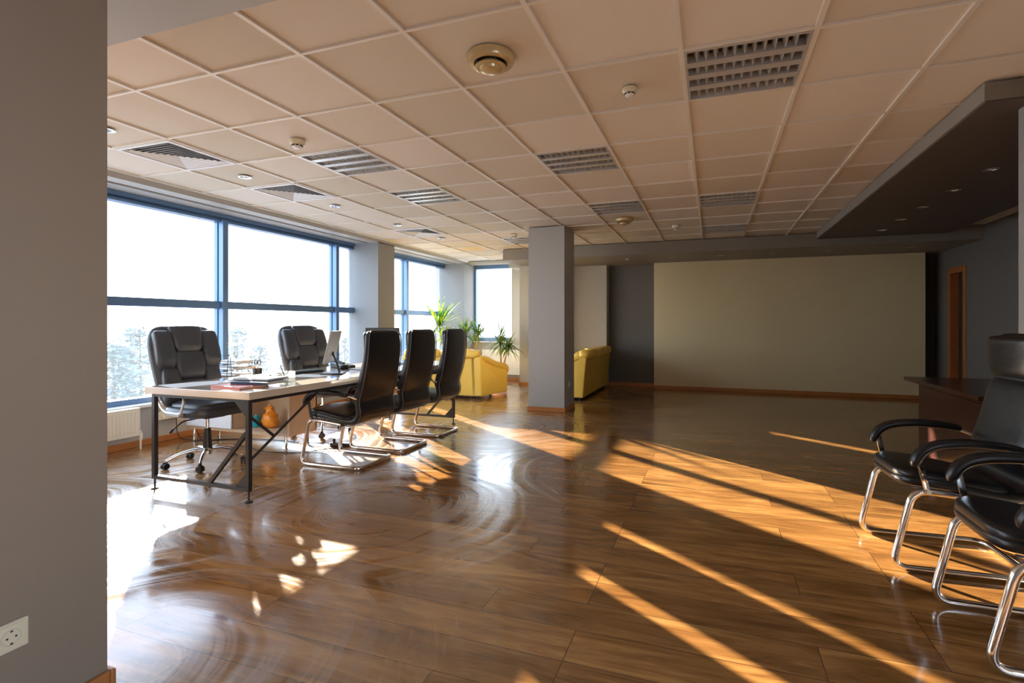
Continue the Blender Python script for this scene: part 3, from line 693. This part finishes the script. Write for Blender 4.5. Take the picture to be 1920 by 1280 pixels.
MB().box(-.15, -.01, -.11, .11, .006, .018).box(.014, .15, -.11, .11, .006, .018).build('pages', 'paper', t, bevel=.002)
slab('notepad', 'paper', -2.80, .98, DZ, .15, .21, .012, 30, 'thick white notepad glaring in the sun beside the open binder', 'notepad')
# pen holder, clear
t = thing('pen_holder', 'clear pen holder with pens standing on the desk beyond the binder', 'pen holder', (-2.44, 1.17, DZ))
MB().box(-.035, .035, -.035, .035, 0, .004).box(-.035, -.032, -.035, .035, .004, .085).box(.032, .035, -.035, .035, .004, .085).box(-.032, .032, -.035, -.032, .004, .085).box(-.032, .032, .032, .035, .004, .085).build('cup', 'clear', t)
for k, (a, b_) in enumerate([(.02, .5), (-.02, -.5), (.0, .25)]):
    o = MB().tube([(0, 0, 0), (.03*b_, .10*b_, .135)], .0035, 6).build('pen', 'plastic'); o.location = (-2.44+a*.5, 1.17-.012*k, DZ+.006)
    tag(o, ['black pen leaning farthest back in the clear pen holder', 'black pen leaning forward in the clear pen holder', 'black pen standing upright in the clear pen holder'][k], 'pen', 'pens in the clear holder')
t = thing('stapler', 'small black stapler on the desk by the pen holder', 'stapler', (-2.70, 1.30, DZ), R(20))
MB().box(-.06, .06, -.016, .016, 0, .008).build('base', 'silver', t, bevel=.003); MB().box(-.055, .06, -.013, .013, .018, .034).box(.035, .06, -.013, .013, .008, .018).build('arm', 'plastic', t, bevel=.004)

def monitor(loc, rz, tilt, label, sx=.44, sz=.30, z0=.105, backm='mongrey', nlegs=True):
    t = thing('computer_monitor', label, 'monitor', loc, rz)
    mt = Matrix.Translation((0, 0, z0)) @ Matrix.Rotation(tilt, 4, 'X')
    MB().box(-sx/2, sx/2, -.006, .016, 0, sz, mt).build('housing', backm, t, bevel=.004)
    MB().box(-sx/2+.01, sx/2-.01, -.0085, -.006, .018, sz-.01, mt).build('screen', 'screen', t)
    b = MB().tube([(0, .10, .006), (0, .075, .10), (0, .035, .20)], .009, 8); b.tube([(0, .02, .19), (0, .05, .185)], .018, 10)
    b.build('stand_arm', 'plastic', t, smooth=True)
    MB().box(-.11, .11, -.05, .14, 0, .012).build('stand_base', 'plastic', t, bevel=.004)
    return t
monitor((-2.60, 1.80, DZ), R(-60), R(-13), 'tilted flat monitor seen edge-on from behind, in front of the second executive chair')
monitor((-2.80, 2.92, DZ), R(186), R(-4), 'black flat monitor whose top edge shows over the nearest visitor chair', sx=.42, sz=.32, z0=.10, backm='plastic')
t = thing('keyboard', 'dark keyboard lying on papers in front of the tilted monitor', 'keyboard', (-2.90, 1.78, DZ+.003), R(75))
MB().box(-.20, .20, -.065, .065, 0, .014).build('body', 'steel', t, bevel=.004)
b = MB()
for i in range(15):
    for j in range(5): b.box(-.19+i*.0255, -.19+i*.0255+.021, -.055+j*.022, -.055+j*.022+.018, .014, .019)
b.build('key', 'plastic', t, kind='stuff')
slab('paper_sheet', 'paper', -2.62, 1.60, DZ, .21, .297, .002, 100, 'white paper sheet under the keyboard side of the desk', 'paper', 0)
slab('paper_sheet', 'paper', -2.55, 2.40, DZ, .21, .297, .004, 95, 'white papers on the desk past the tilted monitor', 'paper', 0)
slab('paper_sheet', 'paper', -2.58, 2.32, DZ+.0045, .21, .297, .003, 70, 'loose white sheet on top of the papers past the tilted monitor', 'paper', 0)
o = MB().soft((0, 0, .020), (.04, .06, .026), e=.8).build('computer_mouse', 'plastic', smooth=True, loc=(-2.80, 2.26, DZ)); tag(o, 'black computer mouse on the desk right of the tilted monitor', 'mouse')
t = thing('desk_phone', 'dark desk phone lying behind the papers on the desk', 'phone', (-2.95, 2.42, DZ), R(80))
MB().prism([(-.09, -.09, 0), (-.09, .09, 0), (-.09, .09, .05), (-.09, -.09, .02)], (.18, 0, 0)).build('body', 'plastic', t, bevel=.006); MB().tube([(-.065, -.09, .045), (-.065, 0, .065), (-.065, .09, .075)], .016, 8).build('handset', 'plastic', t, smooth=True)
slab('document_folder', 'navy', -2.60, 3.12, DZ, .23, .31, .012, 85, 'dark folder on the far half of the desk', 'folder')
slab('paper_sheet', 'paper', -2.45, 2.85, DZ, .21, .297, .002, 85, 'white sheet on the far half of the desk', 'paper', 0)

# wire letter tray on the side cabinet
CZ = .665
t = thing('letter_tray', 'black wire letter tray stacked with papers on the side cabinet', 'letter tray', (-4.00, 1.98, CZ), R(0))
for k, z in enumerate((.012, .075, .135)):
    b = MB().tube([(-.17, -.125, z+.03), (.17, -.125, z+.03), (.17, .125, z+.03), (-.17, .125, z+.03)], .003, 6, closed=True).tube([(-.17, -.125, z), (.17, -.125, z), (.17, .125, z), (-.17, .125, z)], .002, 6, closed=True)
    for i in range(7): b.tube([(-.17+i*.0567, -.125, z), (-.17+i*.0567, .125, z)], .0015, 5)
    b.build('tray_wire', 'plastic', t)
for s_ in (-1, 1):
    b = MB()
    for x in (-.11, .11): b.tube(fillet([(x-.035, s_*.127, .0), (x-.008, s_*.127, .235), (x+.008, s_*.127, .235), (x+.035, s_*.127, .0)], .02), .003, 6)
    b.tube([(-.12, s_*.127, .225), (.12, s_*.127, .225)], .0025, 6)
    b.build('side_wire', 'plastic', t, smooth=True)
PL = ['papers in the bottom level of the wire tray', 'papers in the middle level of the wire tray', 'papers in the top level of the wire tray']
for k, z in enumerate((.0145, .0775, .1375)):
    slab('paper_stack', 'paper', -4.00+.01*k, 1.98, CZ+z, .30, .21, [.018, .025, .03][k], [3, -4, 2][k], PL[k], 'papers', .003, 'papers in the wire letter tray')
t = thing('pencil_cup', 'black mesh pencil cup on the side cabinet beside the letter tray', 'pencil cup', (-3.62, 1.95, CZ))
MB().lathe([(.042, 0), (.042, .10), (.038, .10), (.038, .006)], 20, cap=False).lathe([(.042, 0), (.001, 0)], 20, cap=False).lathe([(.038, .006), (.001, .006)], 20, cap=False).build('cup', 'plastic', t, smooth=True)
t = thing('scissors', 'scissors with black loop handles standing in the mesh pencil cup', 'scissors', (-3.62, 1.95, CZ+.02))
MB().box(-.006, .006, -.001, .001, 0, .11).build('blade', 'silver', t)
for s_ in (-1, 1):
    MB().tube([(s_*.022+.018*cos(a*pi/6), 0, .135+.026*sin(a*pi/6)) for a in range(12)], .0045, 6, closed=True).build('handle', 'plastic', t, smooth=True)
o = MB().soft((0, 0, .05), (.016, .008, .05), e=.7).build('marker', 'orange', smooth=True, loc=(-3.645, 1.93, CZ+.02)); tag(o, 'orange marker in the mesh pencil cup', 'marker')

# ================================================================= cables, power strip, sockets
def cable(pts, label, r=.004, m='plastic'):
    o = MB().tube(spline(pts, 6), r, 6).build('power_cable', m, smooth=True); tag(o, label, 'cable'); return o
cable([(-4.50, 1.75, .30), (-4.48, 1.76, .05), (-4.3, 1.82, .006), (-3.9, 2.02, .006), (-3.4, 2.1, .006), (-2.9, 2.0, .006), (-2.62, 2.08, .02)], 'black cable running along the floor under the side cabinet to the power strip')
cable([(-4.48, 1.85, .30), (-4.40, 1.92, .03), (-4.0, 1.72, .006), (-3.6, 1.78, .006), (-3.2, 1.68, .006), (-2.85, 1.82, .006), (-2.64, 2.05, .025)], 'black cable looping on the floor in front of the side cabinet')
t = thing('power_strip', 'black power strip on the floor beneath the desk', 'power strip', (-2.74, 2.12, 0), R(10))
MB().box(-.09, .12, -.03, .03, 0, .035).build('body', 'plastic', t, bevel=.005)
MB().tube([(-.06, 0, .035), (-.06, 0, .075)], .014, 10).build('plug', 'plastic', t, smooth=True)
t = thing('wall_socket_block', 'white socket block on the dado wall behind the near executive chair', 'socket', (-4.585, 1.72, .27))
MB().box(0, .03, -.12, .12, -.04, .04).build('box', 'ivory', t, bevel=.004)
for y in (-.06, .06): MB().lathe([(.020, 0), (.020, .004), (.016, .004), (.015, .001)], 16, Matrix.Translation((.03, y, 0)) @ Matrix.Rotation(pi/2, 4, 'Y')).build('outlet', 'radiator', t)
t = thing('wall_socket', 'cream wall socket low on the foreground wall at lower left', 'socket', (-1.14, -1.151, .318))
MB().box(0, .010, -.085, .041, -.041, .041).build('plate', 'ivory', t, bevel=.004)
MB().box(.010, .013, -.079, .034, -.034, .034).build('inner_frame', 'ivory', t, bevel=.002)
MB().lathe([(.024, .011), (.024, .0165), (.0215, .0165), (.0195, .0135), (.001, .0135)], 24, Matrix.Translation((0, 0, 0)) @ Matrix.Rotation(pi/2, 4, 'Y'), cap=False).build('outlet', 'ivory', t, smooth=True)
b = MB()
for y in (-.010, .010): b.lathe([(.0028, 0), (.0028, .002)], 10, Matrix.Translation((.0125, y, 0)) @ Matrix.Rotation(pi/2, 4, 'Y'))
b.box(.0125, .0145, -.003, .003, -.020, -.015).box(.0125, .0145, -.003, .003, .015, .020); b.build('pin_hole', 'ventdark', t)
t = thing('wall_switch', 'small pale socket on the shaded side of the column', 'socket', (-1.16, 4.92, .36))
MB().box(0, .010, -.04, .04, -.04, .04).build('plate', 'ivory', t, bevel=.003); MB().lathe([(.02, 0), (.02, .003), (.017, .003), (.016, .001)], 16, Matrix.Translation((.010, 0, 0)) @ Matrix.Rotation(pi/2, 4, 'Y')).build('outlet', 'radiator', t)

# ================================================================= radiators
def radiator(name, label, y0, y1, z0, z1, loc, rz, pipes=True):
    t = thing(name, label, 'radiator', loc, rz, 'white panel radiators')
    L_ = y1-y0; b = MB(); b.box(0, .02, y0, y1, z0, z1); b.box(-.05, -.03, y0, y1, z0, z1)
    n = int(L_/.033)
    for i in range(n):
        yy = y0+.02+(L_-.04)*(i+.5)/n; b.prism([(.02, yy-.011, z0+.03), (.02, yy+.011, z0+.03), (.027, yy+.005, z0+.035), (.027, yy-.005, z0+.035)], (0, 0, z1-z0-.06))
    b.build('panel', 'radiator', t, bevel=.003)
    b = MB().box(-.055, .024, y0-.004, y0, z0, z1+.004).box(-.055, .024, y1, y1+.004, z0, z1+.004); b.box(-.055, .024, y0, y1, z1, z1+.006); b.build('casing', 'radiator', t, bevel=.002)
    b = MB().tube([(-.015, y1+.03, 0), (-.015, y1+.03, z0+.04), (-.015, y1, z0+.04)], .010, 10).lathe([(.018, 0), (.018, .06), (.012, .07)], 12, Matrix.Translation((-.015, y1+.03, .09)))
    b.build('pipe', 'radiator', t, smooth=True)
    b = MB().tube([(-.015, y0+.12, 0), (-.015, y0+.12, z0)], .014, 10); b.build('stand', 'radiator', t, smooth=True)
    return t
radiator('radiator', 'white panel radiator under the window at the far left', -.75, 0, .14, .40, (-4.46, 1.35, 0), 0)
radiator('radiator', 'white panel radiator under the window behind the side cabinet', -.5, .5, .14, .36, (-4.46, 3.05, 0), 0)
radiator('radiator', 'white panel radiator below the far corner window behind the plants', -.5, .56, .14, .66, (-3.45, 8.06, 0), R(-90))

# ================================================================= yellow sofas (facing local +Y, x along the length)
def make_sofa(L_, ncush, D_=.80, name='leather_sofa', splay=0.0):
    t = thing(name, '', 'sofa'); h = L_/2
    # side profile of the body
    b = MB()
    rings = []
    def outline(x, sp):
        return [(x+sp*0, 0, .05), (x+sp*0, -.02, .30), (x, -.055, .68), (x, .06, .70), (x, .16, .60), (x+sp, .40, .53), (x+sp*1.3, D_-.06, .44), (x+sp*1.3, D_, .38), (x+sp*1.3, D_-.02, .05)]
    for s_ in (-1, 1):
        o1 = outline(s_*h, s_*splay); o2 = [(x-s_*.17, y, z) for x, y, z in o1]
        n = len(o1); b2 = MB().add(o1+o2, [tuple(range(n)), tuple(range(n, 2*n))[::-1]]+[(i, (i+1) % n, n+(i+1) % n, n+i) for i in range(n)])
        b2.build('side_panel', 'yellow', t, bevel=.015)
        # padded arm roll following the slope
        ap = spline([(.0, .660, .05, .012), (.04, .675, .075, .030), (.16, .645, .095, .048), (.34, .565, .105, .055), (.56, .500, .108, .060), (D_-.04, .475, .108, .068), (D_+.035, .42, .10, .06), (D_+.05, .37, .07, .03)], 5)
        ar = MB(); rg = []
        ar.sweepx([(p[0], p[1]) for p in ap], 0, [p[2] for p in ap], [p[3] for p in ap], 14, .8)
        ar.v = [(x+s_*(h-.075)+s_*splay*1.2*max(0, min(1, y/D_)), y, z) for x, y, z in ar.v]
        ar.build('arm_pad', 'yellow', t, smooth=True)
    MB().prism([(-h+.1, 0, .05), (-h+.1, -.02, .30), (-h+.1, -.055, .68), (-h+.1, .10, .70), (-h+.1, .16, .05)], (2*h-.2, 0, 0)).build('back_panel', 'yellow', t, bevel=.012)
    MB().box(-h+.17, h-.17, .10, D_-.04, .08, .28).build('seat_base', 'yellow', t, bevel=.02)
    w_ = (2*h-.34)/ncush
    for k in range(ncush):
        x = -h+.17+w_*(k+.5)
        MB().soft((x, .46, .345), (w_/2, .34, .085), e=.5).build('seat_cushion', 'yellow', t, smooth=True)
        MB().soft((0, 0, 0), (w_/2, .10, .20), Matrix.Translation((x, .16, .56)) @ Matrix.Rotation(R(12), 4, 'X'), e=.55).build('back_cushion', 'yellow', t, smooth=True)
    w_ = (2*h-.06)/ncush
    for k in range(ncush):
        x = -h+.03+w_*(k+.5)
        mt = Matrix.Translation((x, -.005, .728)) @ Matrix.Rotation(R(random.uniform(-1.5, 1.5)), 4, 'Y')
        s_ = MB().soft((0, 0, 0), (w_/2+.012, .105, .076), mt, e=.62, nu=36, nv=16)
        s_.v = [(a, b_+.004*sin(a*55)*(c_ > .72), c_+.007*sin(a*40)+.004*sin(a*97)) for a, b_, c_ in s_.v]
        s_.build('head_roll', 'yellow', t, smooth=True)
    for sx in (-1, 1):
        for y in (.07, D_-.10):
            MB().lathe([(.024, 0), (.028, .05)], 10, Matrix.Translation((sx*(h-.10), y, 0))).build('foot', 'plastic', t)
    MB().box(-h+.04, h-.04, .02, D_-.06, .035, .06).build('plinth', 'plastic', t)
    return t
s1 = make_sofa(1.42, 2, .72, splay=.14); s1.location = (-3.46, 5.42, 0); s1.rotation_euler = (0, 0, R(2)); s1['label'] = 'yellow leather two-seat sofa seen from behind between the desk and the far window'
s2 = make_sofa(2.0, 3, .82); s2.location = (-1.17, 6.80, 0); s2.rotation_euler = (0, 0, R(90)); s2['label'] = 'long yellow leather sofa behind the column with its back to the room'

# ================================================================= dracaenas
def leaf_head(b, c, n, ln, droop, rnd):
    c = Vector(c)
    for i in range(n):
        az = rnd.uniform(0, 2*pi); el = rnd.uniform(-.5, 1.1); L_ = ln*rnd.uniform(.7, 1.1)
        d = Vector((cos(az)*cos(el), sin(az)*cos(el), sin(el))); side = Vector((-sin(az), cos(az), 0)); w_ = rnd.uniform(.010, .016)
        p = c+d*.01+Vector((0, 0, -rnd.uniform(0, .10))); pv = []
        st = 6
        for k in range(st+1):
            u = k/st; ww = w_*(math.sin(pi*min(1, .12+.88*u)))**.6*(1-u**3)+.0006
            pv += [p+side*ww, p-side*ww]
            d = (d+Vector((0, 0, -droop*(.2+.8*u)))).normalized(); p = p+d*L_/st
        b.add(pv, [(2*k, 2*k+1, 2*k+3, 2*k+2) for k in range(st)])
def dracaena(label, base, heads, seed):
    rnd = random.Random(seed)
    t = thing('potted_dracaena', label, 'plant', (base[0], base[1], 0), group='potted dracaenas by the far windows')
    MB().lathe([(.10, 0), (.125, .02), (.155, .27), (.165, .28), (.150, .285), (.145, .25), (.001, .25)], 24, cap=False).lathe([(.10, 0), (.001, .0)], 24, cap=False).build('pot', 'pot', t, smooth=True)
    MB().lathe([(.143, .245), (.05, .262), (.001, .265)], 20, cap=False).build('soil', 'ventdark', t)
    for (x, y, z, n, ln, dr) in heads:
        MB().tube(spline([(0+.2*(x-0), .2*y, .24), (.35*x+.02, .35*y, .24+(z-.24)*.35), (.8*x, .8*y, .24+(z-.24)*.7), (x, y, z)], 5), .019, 8, r2=.010).build('cane', 'trunk', t, smooth=True)
        b = MB(); leaf_head(b, (x, y, z), n, ln, dr, rnd); b.build('foliage', 'leaf', t)
dracaena('tallest dracaena with a spiky crown against the second window', (-3.85, 6.45), [(-.28, .05, 1.24, 85, .72, .13), (-.12, -.05, 1.0, 50, .5, .22)], 3)
dracaena('double-headed green dracaena in front of the corner pillar', (-3.80, 7.25), [(-.10, -.1, 1.07, 60, .48, .10), (.16, -.07, 1.08, 75, .52, .11)], 5)
dracaena('drooping yellow-green dracaena at the right of the corner window', (-3.08, 6.95), [(.02, 0, 1.04, 45, .44, .08), (.03, .0, .90, 60, .42, .30), (.20, -.05, .82, 70, .42, .32)], 9)

# ================================================================= reception desk at right
t = thing('reception_desk', 'dark mahogany reception desk with overhanging top beside the right chairs', 'desk', (2.56, 3.30, 0))
MB().box(0, .75, -.95, .36, 0, .68).build('body', 'mahog', t, bevel=.004)
MB().box(-.10, .85, -1.02, .42, .68, .712).build('counter_top', 'mahog', t, bevel=.004)
MB().box(-.008, 0, -.90, .31, .08, .64).build('front_panel', 'mahog', t, bevel=.002)

# ================================================================= outside
struct('ground_outside', MB().box(-400, 60, -250, 420, -9.2, -9.0), 'snow')
rnd = random.Random(4)
def pine_mesh(h):
    b = MB()
    for k in range(26):
        z = h*(.22+.76*k/26); rr = (1-k/27)**.8*h*.22*rnd.uniform(.6, 1.15)
        for q in range(5):
            a = rnd.uniform(0, 2*pi); c = Vector((cos(a)*rr*rnd.uniform(.4, 1), sin(a)*rr*rnd.uniform(.4, 1), z+rnd.uniform(-.2, .2)))
            for j in range(16):
                o_ = Vector((rnd.gauss(0, .33), rnd.gauss(0, .33), rnd.gauss(0, .16))); s_ = rnd.uniform(.16, .42)
                u = Vector((rnd.uniform(-1, 1), rnd.uniform(-1, 1), rnd.uniform(-.4, .8)))*s_; v = Vector((rnd.uniform(-1, 1), rnd.uniform(-1, 1), rnd.uniform(-.4, .4)))*s_
                b.add([c+o_, c+o_+u, c+o_+u*.6+v], [(0, 1, 2)])
    return b
protos = []
for k in range(3):
    h = [9.6, 8.4, 10.2][k]
    t = thing('pine_tree', '', 'tree', (0, 0, -9), 0, 'hazy pines outside the window wall')
    MB().tube([(0, 0, 0), (.1, .05, h*.5), (0, 0, h*.96)], .17, 8, r2=.03).build('trunk', 'pinetr', t, smooth=True)
    pine_mesh(h).build('foliage', 'pine', t); protos.append(t)
camp = Vector((.7473, -2.0277, 0)); Rt = Vector((cos(.3383), sin(.3383), 0)); Fw = Vector((-sin(.3383), cos(.3383), 0))
TL = [(212, 25, 0, 'nearest hazy pine outside, just right of the foreground wall'), (262, 29, 2, 'tall hazy pine outside left of the nearer executive chair'), (318, 36, 1, 'hazy pine outside directly behind the nearer executive chair'),
      (372, 44, 0, 'hazy pine outside just left of the first window mullion'), (445, 40, 2, 'hazy pine outside right of the first window mullion, above the letter tray'), (488, 50, 1, 'hazy pine outside left of the farther executive chair'),
      (540, 58, 0, 'distant hazy pine outside behind the farther executive chair'), (590, 64, 2, 'distant hazy pine outside behind the tilted monitor'), (647, 74, 1, 'most distant hazy pine outside by the first pillar'), (236, 44, 1, 'small hazy pine outside between the two leftmost tall pines')]
for k, (px, d, v, lb) in enumerate(TL):
    p = camp+(Fw+Rt*((px-998.6)/958.42))*d
    q = protos[v]
    if not q['label']: q.location = (p.x, p.y, -9); q['label'] = lb
    else: dup(q, (p.x, p.y, -9), k*1.3, lb)
